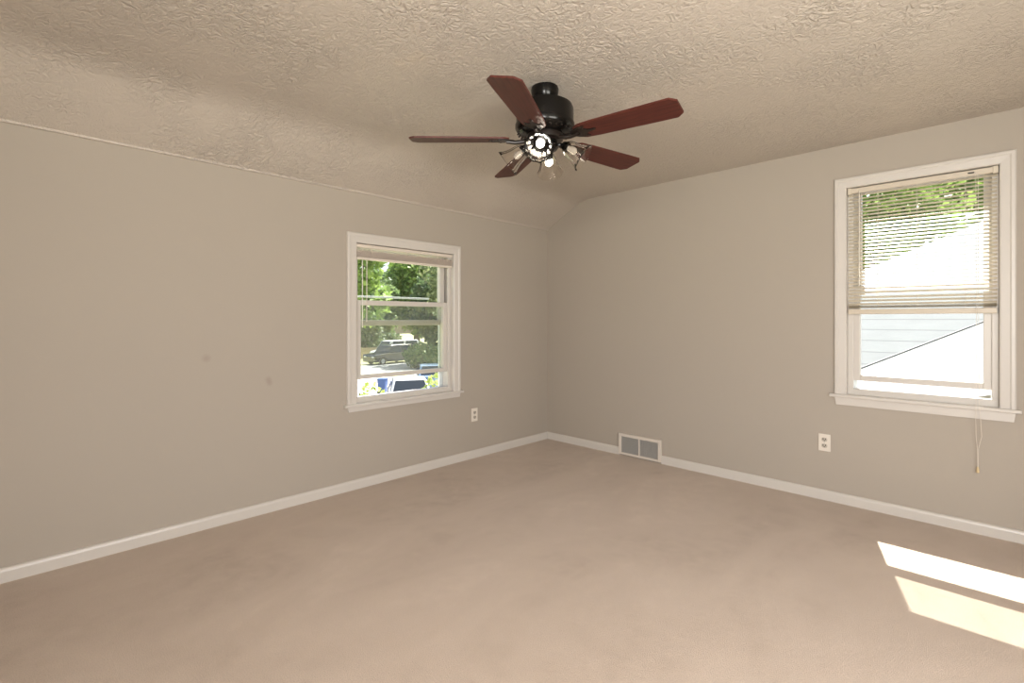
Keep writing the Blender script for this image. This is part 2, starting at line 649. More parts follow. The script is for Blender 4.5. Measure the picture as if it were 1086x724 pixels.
# ------------------------------------------------------------------ windows
def window(name, op, place, dims, label):
    """op: u0,u1,sill,head. place(u, v, z): v is depth, positive to the outside. """
    u0, u1, z0, z1 = op
    root = empty(name, place((u0 + u1) / 2, 0, z0))
    tag(root, label, 'window', kind='structure')
    off = Vector(root.location)

    class WBox(MB):
        def bx(s, a, b_, bev=0.0):
            p, q = Vector(place(*a)), Vector(place(*b_))
            lo = [min(p[i], q[i]) - off[i] for i in range(3)]
            hi = [max(p[i], q[i]) - off[i] for i in range(3)]
            s.box(lo, hi, bev)

        def pr(s, outline, ext):
            P0 = [Vector(place(*p)) - off for p in outline]
            e = Vector(place(outline[0][0] + ext[0], outline[0][1] + ext[1], outline[0][2] + ext[2])) - off - P0[0]
            s.prism(P0, e)

    cw = dims['casing']
    # casing: mitred boards with a raised outer band
    b = WBox()
    prof = [(0.0, 0.0), (0.0, -0.010), (0.006, -0.014), (cw * 0.62, -0.016), (cw * 0.72, -0.020), (cw - 0.006, -0.020), (cw, -0.015), (cw, 0.0)]
    path = [((u0, z0), (-1, 0)), ((u0, z1), (-1, 1)), ((u1, z1), (1, 1)), ((u1, z0), (1, 0))]
    rings = []
    for (pu, pz), (du, dz) in path:
        rings.append([b.bm.verts.new(Vector(place(pu + du * o, v, pz + dz * o)) - off) for o, v in prof])
    for A, B in zip(rings, rings[1:]):
        for i in range(len(prof)):
            j = (i + 1) % len(prof)
            b.bm.faces.new((A[i], A[j], B[j], B[i]))
    b.bm.faces.new(rings[0])
    b.bm.faces.new(rings[-1][::-1])
    b.build('casing', M['trim'], root)
    # stool and apron
    b = WBox()
    b.bx((u0 - cw - 0.026, -0.036, z0 - 0.020), (u1 + cw + 0.020, 0.03, z0), 0.005)
    b.build('stool', M['trim'], root)
    b = WBox()
    za, zb = z0 - 0.020, z0 - 0.020 - dims['apron']
    b.pr([(u0 - cw + 0.003, -0.014, za), (u1 + cw - 0.003, -0.014, za), (u1 + cw - 0.010, -0.014, zb), (u0 - cw + 0.010, -0.014, zb)], (0, 0.014, 0))
    b.build('apron', M['trim'], root)
    # jamb lining, stops, sill
    b = WBox()
    b.bx((u0 - 0.02, 0.0, z0), (u0, 0.165, z1))
    b.bx((u1, 0.0, z0), (u1 + 0.02, 0.165, z1))
    b.bx((u0 - 0.02, 0.0, z1), (u1 + 0.02, 0.165, z1 + 0.02))
    b.build('jamb', M['trim'], root)
    st = 0.030
    b = WBox()
    b.bx((u0, 0.033, z0), (u0 + st, 0.046, z1), 0.003)
    b.bx((u1 - st, 0.033, z0), (u1, 0.046, z1), 0.003)
    b.bx((u0 + st, 0.033, z1 - st), (u1 - st, 0.046, z1), 0.003)
    b.build('stop', M['trim'], root)
    b = WBox()
    zs = z0 + dims['sill']
    b.bx((u0, 0.030, z0 - 0.028), (u1, 0.095, zs), 0.003)
    b.pr([(u0 - 0.02, 0.095, z0 - 0.028), (u0 - 0.02, 0.095, zs - 0.012), (u0 - 0.02, 0.25, zs - 0.055), (u0 - 0.02, 0.25, z0 - 0.028)], (u1 - u0 + 0.04, 0, 0))
    b.build('sill', M['trim'], root)

    def sash(nm, v0, v1, zb, zt, rb, rt, glass):
        sw = 0.046
        a, c = u0 + st - 0.012, u1 - st + 0.012
        b = WBox()
        b.bx((a, v0, zb), (a + sw, v1, zt), 0.003)
        b.bx((c - sw, v0, zb), (c, v1, zt), 0.003)
        b.bx((a + sw, v0, zb), (c - sw, v1, zb + rb), 0.003)
        b.bx((a + sw, v0, zt - rt), (c - sw, v1, zt), 0.003)
        s = b.build(nm, M['trim'], root)
        g = WBox()
        vm = (v0 + v1) / 2 + 0.004
        g.bx((a + sw - 0.004, vm - 0.0015, zb + rb - 0.004), (c - sw + 0.004, vm + 0.0015, zt - rt + 0.004))
        g.build('pane', glass, s)
        return s
    sash('lower_sash', 0.048, 0.092, dims['lo'][0], dims['lo'][1], dims['lo'][2], dims['lo'][3], M[dims['glass']])
    sash('upper_sash', 0.096, 0.136, dims['up'][0], z1, dims['up'][1], 0.032, M['pane'])
    # outer storm frame
    b = WBox()
    fw = 0.034
    for a, c in ((u0, u0 + fw), (u1 - fw, u1)):
        b.bx((a, 0.140, zs - 0.03), (c, 0.164, z1), 0.002)
    b.bx((u0 + fw, 0.140, z1 - 0.016), (u1 - fw, 0.164, z1), 0.002)
    if dims.get('storm_bar'):
        zc = dims['storm_bar']
        b.bx((u0 + fw, 0.150, zc - 0.007), (u1 - fw - 0.10, 0.166, zc + 0.007), 0.002)
    b.build('storm_frame', M['vinyl'], root)
    return root


window('window_1', WL, lambda u, v, z: (-v, u, z),
       dict(casing=0.072, apron=0.034, sill=0.036, lo=(0.768, 1.343, 0.030, 0.036), up=(1.156, 0.042), glass='dusty_pane', storm_bar=1.375),
       'white double hung window on the left wall with its lower sash raised')
window('window_2', WB, lambda u, v, z: (u, v, z),
       dict(casing=0.066, apron=0.050, sill=0.036, lo=(0.806, 1.415, 0.036, 0.040), up=(1.388, 0.034), glass='pane'),
       'white double hung window on the right side wall half behind a blind')


# ------------------------------------------------------------------ blinds
def slat_strip(b, x0, x1, y, z, width, tilt, crown=0.0014, n=4):
    """one curved slat running along x; tilt lowers the inner (-y) edge"""
    rows = []
    for i in range(n + 1):
        s = (i / n - 0.5) * width
        c = crown * (1 - (2 * i / n - 1) ** 2)
        yy = y + s * math.cos(tilt) - c * math.sin(tilt)
        zz = z + s * math.sin(tilt) + c * math.cos(tilt)
        rows.append((b.bm.verts.new((x0, yy, zz)), b.bm.verts.new((x1, yy, zz))))
    for A, B in zip(rows, rows[1:]):
        b.bm.faces.new((A[0], A[1], B[1], B[0]))


# right window: lowered two thirds
root = empty('mini_blind', (2.9015, 0.018, 2.052))
tag(root, 'cream mini blind lowered over the upper two thirds of the larger right hand window', 'blind')
hw = 0.349
b = MB()
b.box((-hw + 0.018, -0.014, -0.036), (hw - 0.018, 0.012, -0.004), 0.003)
b.build('headrail', M['blind_rail'], root)
for s in (-1, 1):
    b = MB()
    b.box((s * hw, -0.018, -0.042), (s * (hw - 0.022), 0.013, -0.001), 0.003)
    b.build('end_bracket', M['slat'], root)
b = MB()
zt, zb_ = -0.050, -0.752
N = 33
for i in range(N):
    z = zt + (zb_ - zt) * i / (N - 1)
    slat_strip(b, -hw + 0.005, hw - 0.005, 0.0, z, 0.0220, math.radians(37))
for i in range(5):
    slat_strip(b, -hw + 0.005, hw - 0.005, 0.0, -0.762 - 0.0035 * i, 0.025, math.radians(8))
b.build('slats', M['slat'], root, smooth=True)
b = MB()
b.box((-hw + 0.003, -0.013, -0.816), (hw - 0.003, 0.013, -0.784), 0.004)
br = b.build('bottom_rail', M['blind_rail'], root)
b = MB()
b.box((hw - 0.006, -0.0138, -0.817), (hw - 0.001, 0.0138, -0.783), 0.001)
b.build('end_cap', M['grille'], br)
for x in (-0.19, 0.0, 0.215):
    b = MB()
    for yy in (-0.0135, 0.0135):
        b.tube([(x, yy, -0.036), (x, yy, -0.79)], 0.0006, 6)
    b.build('ladder_cord', M['cord'], root)
b = MB()
b.tube([(-0.284, -0.020, -0.024), (-0.284, -0.024, -0.05), (-0.284, -0.024, -0.635)], 0.0035, 8)
b.build('tilt_wand', M['wand'], root)
b = MB()
b.box((0.225, -0.0155, -0.024), (0.252, -0.0135, -0.016), 0.0005)
b.build('cord_lock', M['dark_slot'], root)
b = MB()
x = 0.264
b.tube([(x - 0.010, -0.016, -0.020), (x - 0.006, -0.026, -0.06), (x - 0.002, -0.034, -0.8), (x - 0.004, -0.058, -1.33), (x - 0.005, -0.058, -1.40), (x - 0.004, -0.052, -1.50), (x + 0.001, -0.045, -1.57), (x + 0.002, -0.042, -1.675)], 0.0011, 6)
b.tube([(x - 0.004, -0.016, -0.020), (x + 0.004, -0.026, -0.06), (x + 0.006, -0.034, -0.8), (x + 0.010, -0.058, -1.33), (x + 0.014, -0.058, -1.40), (x + 0.019, -0.052, -1.50), (x + 0.006, -0.045, -1.57), (x + 0.004, -0.042, -1.675)], 0.0011, 6)
cd = b.build('lift_cord', M['cord'], root)
b = MB()
b.lathe([(0, 0.0), (0.003, 0.0), (0.0055, -0.012), (0.007, -0.030), (0.006, -0.034), (0, -0.034)], 14, Matrix.Translation((x + 0.003, -0.042, -1.672)))
b.build('tassel', M['brass'], cd, smooth=True)

# left window: fully raised
root = empty('mini_blind', (-0.016, -1.654, 1.745), -PI / 2)
tag(root, 'beige mini blind drawn right up at the head of the smaller left hand window', 'blind')
# local x runs along the wall (towards the camera end), local -y faces the room after turning
hw = 0.434
def T(p):
    return p
b = MB()
b.box((-hw, -0.013, -0.026), (hw, 0.013, -0.002), 0.003)
b.build('headrail', M['blind_pink_rail'], root)
b = MB()
N = 34
for i in range(N):
    z = -0.046 - 0.046 * i / (N - 1)
    b.box((-hw + 0.006, -0.0125, z - 0.0004), (hw - 0.006, 0.0125, z + 0.0004))
b.build('slats', M['blind_pink'], root)
b = MB()
b.box((-hw + 0.004, -0.0135, -0.112), (hw - 0.004, 0.0135, -0.094), 0.003)
b.build('bottom_rail', M['blind_pink_rail'], root)
for x in (-0.30, 0.0, 0.30):
    b = MB()
    b.box((x - 0.006, -0.0150, -0.112), (x + 0.006, -0.0132, -0.022))
    b.build('ladder_tape', M['blind_pink_rail'], root)
b = MB()
b.tube([(hw - 0.065, -0.018, -0.02), (hw - 0.065, -0.021, -0.05), (hw - 0.065, -0.021, -0.60)], 0.0035, 8)
b.build('tilt_wand', M['wand'], root)
b = MB()
b.tube([(hw - 0.098, -0.018, -0.02), (hw - 0.098, -0.021, -0.06), (hw - 0.098, -0.021, -0.56)], 0.0014, 6)
b.tube([(hw - 0.104, -0.018, -0.02), (hw - 0.104, -0.021, -0.06), (hw - 0.101, -0.021, -0.56)], 0.0014, 6)
b.build('lift_cord', M['cord'], root)


# ------------------------------------------------------------------ outlets and register
def outlet(loc, rz, label):
    root = empty('wall_outlet', loc, rz)          # local -y faces the room
    tag(root, label, 'outlet', 'duplex outlets near the baseboards')
    b = MB()
    b.box((-0.035, -0.006, -0.057), (0.035, 0.0, 0.057), 0.003)
    b.build('cover_plate', M['plate'], root)
    for s in (1, -1):
        b = MB()
        pts = []
        for i in range(20):
            a = 2 * PI * i / 20
            pts.append((0.0170 * math.cos(a), -0.006, s * 0.0205 + max(-0.0125, min(0.0125, 0.0170 * math.sin(a)))))
        b.prism(pts, (0, -0.002, 0))
        r = b.build('socket', M['socket'], root)
        b = MB()
        for dx, hh in ((-0.0066, 0.0056), (0.0066, 0.0048)):
            b.box((dx - 0.0024, -0.0086, s * 0.0205 + 0.003 - hh), (dx + 0.0024, -0.0078, s * 0.0205 + 0.003 + hh))
        b.lathe([(0, 0), (0.0036, 0), (0.0036, 0.0008), (0, 0.0008)], 12, Matrix.Translation((0, -0.0078, s * 0.0205 - 0.0075)) @ Matrix.Rotation(PI / 2, 4, 'X'))
        b.build('slots', M['dark_slot'], r)
    b = MB()
    b.lathe([(0, 0.0014), (0.002, 0.0012), (0.003, 0), (0, 0)], 12, Matrix.Translation((0, -0.006, 0)) @ Matrix.Rotation(PI / 2, 4, 'X'))
    b.build('screw', M['screw'], root)


outlet((0.0, -0.981, 0.373), PI / 2, 'ivory duplex outlet on the left wall between the small window and the corner')
outlet((2.425, 0.0, 0.381), 0.0, 'ivory duplex outlet below and left of the blind covered window')

root = empty('floor_register', (1.0505, 0.0, 0.0))
tag(root, 'off white double grille heat register set into the baseboard near the corner', 'vent')
b = MB()
x0, x1, zl, zh = -0.2025, 0.2025, 0.012, 0.196
pf = [(-0.2025, 0.2025, 0.170, zh), (-0.2025, 0.2025, zl, 0.030), (-0.2025, -0.176, 0.030, 0.170), (0.176, 0.2025, 0.030, 0.170)]
for a, c, d, e in pf:
    b.box((a, -0.024, d), (c, 0.0, e), 0.003)
b.build('frame', M['register'], root)
b = MB()
b.box((-0.006, -0.022, 0.030), (0.006, 0.0, 0.170), 0.002)
b.build('divider', M['register'], root)
for s in (-1, 1):
    g = MB()
    a, c = (-0.176, -0.006) if s < 0 else (0.006, 0.176)
    g.box((a, -0.005, 0.030), (c, -0.001, 0.170))
    for i in range(15):
        z = 0.0345 + i * 0.0094
        mt = Matrix.Translation(((a + c) / 2, -0.012, z)) @ Matrix.Rotation(math.radians(38), 4, 'X')
        g.box((-(c - a) / 2, -0.007, -0.0012), ((c - a) / 2, 0.007, 0.0012), 0, mt)
    if s > 0:
        for i in range(9):
            xx = a + 0.0187 * i + 0.009
            g.box((xx - 0.0010, -0.0185, 0.030), (xx + 0.0010, -0.0165, 0.170))
    g.build('grille', M['grille'], root)


# ------------------------------------------------------------------ ceiling fan
FX, FY = 1.655, -1.965
fan = empty('ceiling_fan', (FX, FY, ZC))
tag(fan, 'black ceiling fan with five mahogany blades and four clear glass lamp shades', 'ceiling fan')
b = MB()
b.lathe([(0, 0.0), (0.066, 0.0), (0.068, -0.010), (0.066, -0.030), (0.062, -0.052), (0.050, -0.066), (0.030, -0.070), (0, -0.070)], 40)
b.build('canopy', M['fan_metal'], fan, smooth=True)
b = MB()
b.lathe([(0.026, -0.066), (0.026, -0.092), (0.040, -0.092)], 28)
b.build('neck', M['fan_metal'], fan, smooth=True)
b = MB()
b.lathe([(0, -0.072), (0.075, -0.072), (0.112, -0.078), (0.134, -0.092), (0.141, -0.110), (0.141, -0.178), (0.146, -0.182), (0.146, -0.198),
         (0.138, -0.212), (0.118, -0.226), (0.085, -0.234), (0, -0.234)], 56)
mh = b.build('motor_housing', M['fan_metal'], fan, smooth=True)
b = MB()
for i in range(28):
    a = 2 * PI * i / 28
    mt = Matrix.Rotation(a, 4, 'Z') @ Matrix.Translation((0.128, 0, -0.2195)) @ Matrix.Rotation(math.radians(32), 4, 'Y')
    b.box((-0.010, -0.0045, -0.0030), (0.010, 0.0045, 0.0030), 0.001, mt)
b.build('vent_fins', M['fan_bracket'], mh)
b = MB()
b.lathe([(0, -0.232), (0.088, -0.232), (0.090, -0.242), (0.088, -0.258), (0.070, -0.264), (0, -0.264)], 40)
b.build('flywheel', M['fan_bracket'], fan, smooth=True)

PITCH = math.radians(-10.5)
ZB = -0.254


def make_blade():
    b = MB()
    r0, r1 = 0.175, 0.660
    out = [(r0, -0.040), (r0 + 0.03, -0.056), (r0 + 0.10, -0.062), (r1 - 0.10, -0.070), (r1 - 0.028, -0.071), (r1, -0.046),
           (r1, 0.046), (r1 - 0.028, 0.071), (r1 - 0.10, 0.070), (r0 + 0.10, 0.062), (r0 + 0.03, 0.056), (r0, 0.040)]
    mt = Matrix.Translation((0, 0, ZB)) @ Matrix.Rotation(PITCH, 4, 'X')
    A = [mt @ Vector((x, y, -0.004)) for x, y in out]
    b.prism(A, mt.to_3x3() @ Vector((0, 0, 0.008)))
    bl = b.build('blade', M['blade'], fan)
    # bracket: arm from the flywheel and a three lobed plate under the blade
    b = MB()
    b.tube([(0.070, 0, ZB + 0.002), (0.110, 0, ZB - 0.010), (0.145, 0, ZB - 0.014), (0.19, 0, ZB - 0.010)], [0.013, 0.011, 0.010, 0.009], 10)
    pl = [(0.150, -0.014), (0.175, -0.034), (0.205, -0.044), (0.232, -0.040), (0.222, -0.024), (0.235, -0.010), (0.268, -0.008), (0.276, 0.0),
          (0.268, 0.008), (0.235, 0.010), (0.222, 0.024), (0.232, 0.040), (0.205, 0.044), (0.175, 0.034), (0.150, 0.014)]
    P = [mt @ Vector((x, y, -0.0075)) for x, y in pl]
    b.prism(P, mt.to_3x3() @ Vector((0, 0, 0.0036)))
    for x, y in ((0.218, -0.034), (0.218, 0.034), (0.262, 0.0)):
        b.lathe([(0, -0.0105), (0.004, -0.0098), (0.006, -0.0075), (0, -0.0075)], 12, mt @ Matrix.Translation((x, y, 0)))
    b.build('blade_bracket', M['fan_bracket'], bl, smooth=True)
    return bl


blade0 = make_blade()
for k in range(5):
    o = blade0 if k == 0 else copy_tree(blade0, fan)
    o.rotation_euler = (0, 0, math.radians(9.0 + 72 * k))

# light kit
b = MB()
b.lathe([(0, -0.260), (0.058, -0.260), (0.062, -0.264), (0.062, -0.272), (0.052, -0.278), (0.066, -0.281), (0.070, -0.290), (0.060, -0.304),
         (0.034, -0.316), (0.014, -0.322), (0.010, -0.334), (0, -0.338)], 40)
b.build('switch_housing', M['fan_metal'], fan, smooth=True)


def make_lamp():
    tilt = math.radians(54)
    b = MB()
    b.tube([(0.045, 0, -0.292), (0.068, 0, -0.284), (0.088, 0, -0.284), (0.100, 0, -0.293)], 0.0085, 10)
    base = Vector((0.097, 0, -0.290))
    # local z of the shade points out and down
    mt = Matrix.Translation(base) @ Matrix.Rotation(PI - tilt, 4, 'Y')
    b.lathe([(0, -0.012), (0.014, -0.012), (0.020, -0.004), (0.024, 0.006), (0.025, 0.022), (0.020, 0.022), (0, 0.022)], 24, mt)
    arm = b.build('lamp_arm', M['fan_metal'], fan, smooth=True)
    b = MB()
    out = [(0.024, 0.004), (0.031, 0.012), (0.037, 0.024), (0.041, 0.040), (0.044, 0.058), (0.049, 0.078), (0.057, 0.098), (0.068, 0.114)]
    inn = [(r - 0.0040, z + 0.0004) for r, z in out[::-1]]
    ring = out + [(0.0685, 0.1160), (0.0665, 0.1170)] + inn
    b.lathe(ring, 40, mt, wave=lambda k, a: 0.035 * math.cos(12 * a))
    b.build('glass_shade', M['shade_glass'], arm, smooth=True, angle=60)
    b = MB()
    b.lathe([(0, 0.022), (0.013, 0.022), (0.0132, 0.028), (0.0165, 0.036), (0.0195, 0.045), (0.0200, 0.053), (0.0180, 0.062), (0.0115, 0.069), (0, 0.072)], 24, mt)
    b.build('light_bulb', M['bulb'], arm, smooth=True, angle=60)
    return arm


arm0 = make_lamp()
for k in range(4):
    o = arm0 if k == 0 else copy_tree(arm0, fan)
    o.rotation_euler = (0, 0, math.radians(-58 + 90 * k))
    if k % 2:                                      # these two bulbs are not lit
        bulb = [c for c in COL.objects if c.parent == o and c.name.startswith('light_bulb')][0]
        bulb.material_slots[0].link = 'OBJECT'
        bulb.material_slots[0].material = M['bulb_off']


# ------------------------------------------------------------------ outdoors
GZ = -2.85
b = MB()
b.box((-120, -60, GZ - 0.3), (60, 120, GZ))
g = b.build('lawn', M['lawn'])
tag(g, 'pale summer lawn far below the windows', 'lawn', kind='structure')
b = MB()
b.box((-36.5, -60, GZ), (-27.5, 120, GZ + 0.02))
g = b.build('street', M['asphalt'])
tag(g, 'pale asphalt street beyond the lawn', 'street', kind='structure')
b = MB()
b.box((-27.5, 8.5, GZ), (-8.0, 14.5, GZ + 0.03))
g = b.build('driveway', M['concrete'])
tag(g, 'pale concrete driveway between lawn and street', 'driveway', kind='structure')


def leaf_quads(b, n, blobs, size, rnd, longish=1.5):
    tot = sum(w[3] * w[4] * w[5] for w in blobs)
    for (cx, cy, cz, rx, ry, rz) in blobs:
        k = int(n * rx * ry * rz / tot)
        for _ in range(k):
            while True:
                p = Vector((rnd.uniform(-1, 1), rnd.uniform(-1, 1), rnd.uniform(-1, 1)))
                if 0.05 < p.length <= 1:
                    break
            p = p.normalized() * (p.length ** 0.45) * rnd.uniform(0.85, 1.08)
            c = Vector((cx + p.x * rx, cy + p.y * ry, cz + p.z * rz))
            d = Vector((rnd.gauss(0, 1), rnd.gauss(0, 1), rnd.gauss(0, 0.7))).normalized()
            n_ = d.cross(Vector((rnd.gauss(0, 1), rnd.gauss(0, 1), rnd.gauss(0, 1)))).normalized()
            s = size * rnd.uniform(0.6, 1.3)
            L, Wd = d * s * longish * 0.5, n_ * s * 0.5
            b.bm.faces.new([b.bm.verts.new(c - L), b.bm.verts.new(c - Wd * 0.9), b.bm.verts.new(c + L), b.bm.verts.new(c + Wd * 0.9)])


def tree(name, loc, trunk_h, trunk_r, blobs, n, size, leaf, label, seed, cat='tree', group=None, limbs=6):
    rnd = random.Random(seed)
    root = empty(name, loc)
    tag(root, label, cat, group)
    b = MB()
    if trunk_h > 0:
        lean = rnd.uniform(-0.2, 0.2)
        b.tube([(0, 0, -0.05), (lean * .3, 0, trunk_h * .4), (lean, lean * .5, trunk_h)], [trunk_r * 1.3, trunk_r, trunk_r * .6], 10)
        for i in range(limbs):
            w = blobs[i % len(blobs)]
            h = trunk_h * rnd.uniform(0.45, 0.95)
            e = Vector((w[0] + rnd.uniform(-.4, .4) * w[3], w[1] + rnd.uniform(-.4, .4) * w[4], w[2] + rnd.uniform(-.2, .5) * w[5]))
            s = Vector((lean * h / trunk_h, lean * .5 * h / trunk_h, h))
            b.tube([s, (s + e) / 2 + Vector((0, 0, trunk_h * .06)), e], [trunk_r * .45, trunk_r * .3, trunk_r * .1], 7)
        b.build('trunk', M['bark'], root, smooth=True)
    f = MB()
    leaf_quads(f, n, blobs, size, rnd)
    f.build('foliage', M[leaf], root)
    return root


def crown(rnd, r, zc, h, k):
    bl = [(0, 0, zc, r * .75, r * .75, h * .75)]
    for i in range(k):
        a = rnd.uniform(0, 2 * PI)
        q = rnd.uniform(0.4, 0.75) * r
        bl.append((q * math.cos(a), q * math.sin(a), zc + rnd.uniform(-.7, .7) * h, r * rnd.uniform(.3, .5), r * rnd.uniform(.3, .5), h * rnd.uniform(.28, .45)))
    return bl


R_ = random.Random(11)
TREES = [
    ('bright leafy tree at the left edge of the view through the small window', (-29.0, 11.8), 5.5, .30, 4.2, 8.4, 4.6, 5200, .34, 'leaf_bright', 'deciduous_tree'),
    ('dark dense tree behind the black car in the small window view', (-43.5, 30.5), 6.0, .35, 3.6, 5.5, 5.2, 5200, .40, 'leaf_dark', 'deciduous_tree'),
    ('olive tree with bare pale branches at the right of the small window view', (-33.6, 26.0), 6.0, .28, 3.4, 8.0, 4.8, 4200, .32, 'leaf_olive', 'deciduous_tree'),
    ('small dark tree just behind the left end of the tan fence', (-47.2, 24.0), 3.0, .2, 2.4, 2.9, 2.6, 3600, .28, 'leaf_dark', 'deciduous_tree'),
    ('mid green tree standing behind the dark hedge clump', (-55.9, 30.2), 7.0, .35, 3.2, 5.0, 5.0, 5200, .45, 'leaf_mid', 'deciduous_tree'),
    ('tall mid green tree on the far right behind the dark one', (-50.0, 44.0), 7.0, .35, 4.4, 7.0, 6.5, 5200, .50, 'leaf_mid', 'deciduous_tree'),
    ('bright green tree rising in the middle beyond the vehicles', (-57.5, 38.0), 9.0, .4, 4.8, 7.8, 7.6, 8000, .50, 'leaf_bright', 'deciduous_tree'),
    ('distant green tree beyond the mid green tree and the hedge clump', (-69.0, 37.0), 9.0, .4, 5.0, 7.4, 7.4, 6000, .50, 'leaf_mid', 'deciduous_tree'),
]
for i, (lab, (x, y), th, tr, cr, cz, ch, n, sz, lf, nm) in enumerate(TREES):
    tree(nm, (x, y, GZ), th, tr, crown(R_, cr, cz, ch, 8), n, sz, lf, lab, 20 + i, group='trees across the street')

tree('round_bush', (-31.2, 20.6, GZ), 0.6, 0.08, [(0, 0, 1.0, 1.9, 1.7, 1.15), (.6, -.6, 1.1, 1.1, 1.1, .95), (-.5, .7, .9, 1.2, 1.2, .9)], 3000, .17, 'leaf_mid',
     'rounded green bush in front of the rear of the black car', 41, 'bush')
tree('hedge', (-50.4, 28.3, GZ), 0.8, 0.06, [(0, 0, 1.1, 1.7, 1.7, 1.3), (-.7, -.9, 1.0, 1.3, 1.3, 1.2), (.6, .9, 1.2, 1.3, 1.3, 1.3)], 2600, .22, 'leaf_dark',
     'dark hedge clump behind the tan board fence', 45, 'hedge')
tree('sapling', (-4.05, 0.30, GZ), 2.85, 0.022, [(0.05, 0, 2.75, .22, .22, .30), (-.1, .1, 2.35, .3, .3, .35), (.1, -.15, 2.0, .32, .3, .3)], 420, .075, 'leaf_yellow',
     'thin sapling with long yellow green leaves at the lower left of the small window', 43, 'sapling', limbs=3)
tree('leafy_shrub', (-4.95, 2.30, GZ), 2.4, 0.03, [(0, 0, 2.60, .26, .26, .36), (.1, .12, 2.2, .4, .35, .4), (-.1, -.1, 1.8, .42, .4, .4)], 700, .075, 'leaf_yellow',
     'tall pale green shrub at the lower right corner of the small window', 44, 'shrub', limbs=3)


# cars: body lofted from a side profile, x is the length, front at +x
def car(name, loc, rz, paint, label, L=4.5, Wd=1.8, H=1.45, kind='sedan', group=None):
    root = empty(name, loc, rz)
    tag(root, label, 'car', group)
    h = L / 2
    if kind == 'suv':
        belt, roofz = 1.02, H
        low = [(h, .45), (h, .80), (h - .10, .92), (h - 1.25, belt), (-h + .05, belt + .02), (-h, .9), (-h, .45)]
        cab = [(h - 1.20, belt), (h - 1.85, roofz - .05), (h - 2.2, roofz), (-h + .5, roofz), (-h + .22, roofz - .08), (-h + .06, belt)]
    elif kind == 'van':
        belt, roofz = 1.05, H
        low = [(h, .45), (h, .85), (h - .15, .98), (h - .7, belt), (-h + .03, belt), (-h, .9), (-h, .45)]
        cab = [(h - .65, belt), (h - 1.35, roofz - .05), (h - 1.7, roofz), (-h + .25, roofz), (-h + .08, roofz - .1), (-h + .03, belt)]
    else:
        belt, roofz = 0.90, H
        low = [(h, .35), (h, .62), (h - .12, .72), (h - 1.35, belt), (-h + .85, belt + .03), (-h + .06, .92), (-h, .8), (-h, .35)]
        cab = [(h - 1.30, belt), (h - 2.05, roofz - .04), (h - 2.4, roofz), (-h + 1.5, roofz), (-h + 1.2, roofz - .04), (-h + .62, belt)]
    b = MB()
    outline = low[::-1] + [(h - .03, .24), (-h + .03, .24)][::1]
    pts = [(x, -Wd / 2, z) for x, z in low] + [(-h + .04, -Wd / 2, .24), (h - .04, -Wd / 2, .24)]
    b.prism(pts, (0, Wd, 0))
    # cabin narrows to the roof
    def cab_ring(s, shr, inset=0.0):
        r = []
        for x, z in cab:
            t = (z - belt) / (roofz - belt)
            r.append(Vector((x, s * (Wd / 2 - .03 - shr * t), z)))
        return r
    A = [b.bm.verts.new(p) for p in cab_ring(-1, .16)]
    B = [b.bm.verts.new(p) for p in cab_ring(1, .16)]
    b.bm.faces.new(A)
    b.bm.faces.new(B[::-1])
    for i in range(len(A)):
        j = (i + 1) % len(A)
        b.bm.faces.new((A[i], A[j], B[j], B[i]))
    body = b.build('body', paint, root)
    md = body.modifiers.new('bevel', 'BEVEL')
    md.width = 0.05
    md.segments = 3
    md.limit_method = 'ANGLE'
    # glass: windscreen, rear window, side windows
    def lerp(p, q, t):
        return p + (q - p) * t
    cl, cr = cab_ring(-1, .16), cab_ring(1, .16)
    def panel(nm, q, push):
        b = MB()
        c = sum(q, Vector()) / 4
        q2 = [c + (p - c) * 0.86 + push * 0.012 for p in q]
        b.prism(q2, push * 0.006)
        b.build(nm, M['car_glass'], root)
    panel('windscreen', [cl[0], cl[1], cr[1], cr[0]], Vector((.7, 0, .7)))
    panel('rear_window', [cl[-1], cl[-2], cr[-2], cr[-1]], Vector((-.8, 0, .5)))
    for s, c in ((-1, cl), (1, cr)):
        top_f, top_r = c[2], c[-3]
        mid_t, mid_b = lerp(top_f, top_r, .45), lerp(c[0], c[-1], .48)
        panel('side_window', [lerp(c[0], c[-1], .04), lerp(top_f, top_r, -.06), mid_t, mid_b], Vector((0, s, .1)))
        panel('side_window', [mid_b, mid_t, top_r, lerp(c[0], c[-1], .96)], Vector((0, s, .1)))
    wr_ = .35 if kind != 'sedan' else .31
    for x in (h - .85, -h + .9):
        for s in (-1, 1):
            b = MB()
            mt = Matrix.Translation((x, s * (Wd / 2 - .09), wr_)) @ Matrix.Rotation(PI / 2, 4, 'X')
            b.lathe([(wr_ * .62, -.11), (wr_ * .95, -.11), (wr_, -.07), (wr_, .07), (wr_ * .95, .11), (wr_ * .62, .11)], 24, mt)
            w = b.build('wheel', M['tyre'], root, smooth=True)
            b = MB()
            b.lathe([(0, -.10), (wr_ * .3, -.105), (wr_ * .63, -.09), (wr_ * .63, .09), (wr_ * .3, .105), (0, .10)], 20, mt)
            b.build('hub', M['wheel'], w, smooth=True)
    for s in (-1, 1):
        b = MB()
        zz = .72 if kind != 'sedan' else .58
        b.box((h - .06, s * (Wd / 2 - .38) - .17, zz - .07), (h + .012, s * (Wd / 2 - .38) + .17, zz + .07), .02)
        b.build('headlamp', M['lamp_lens'], root)
    return root


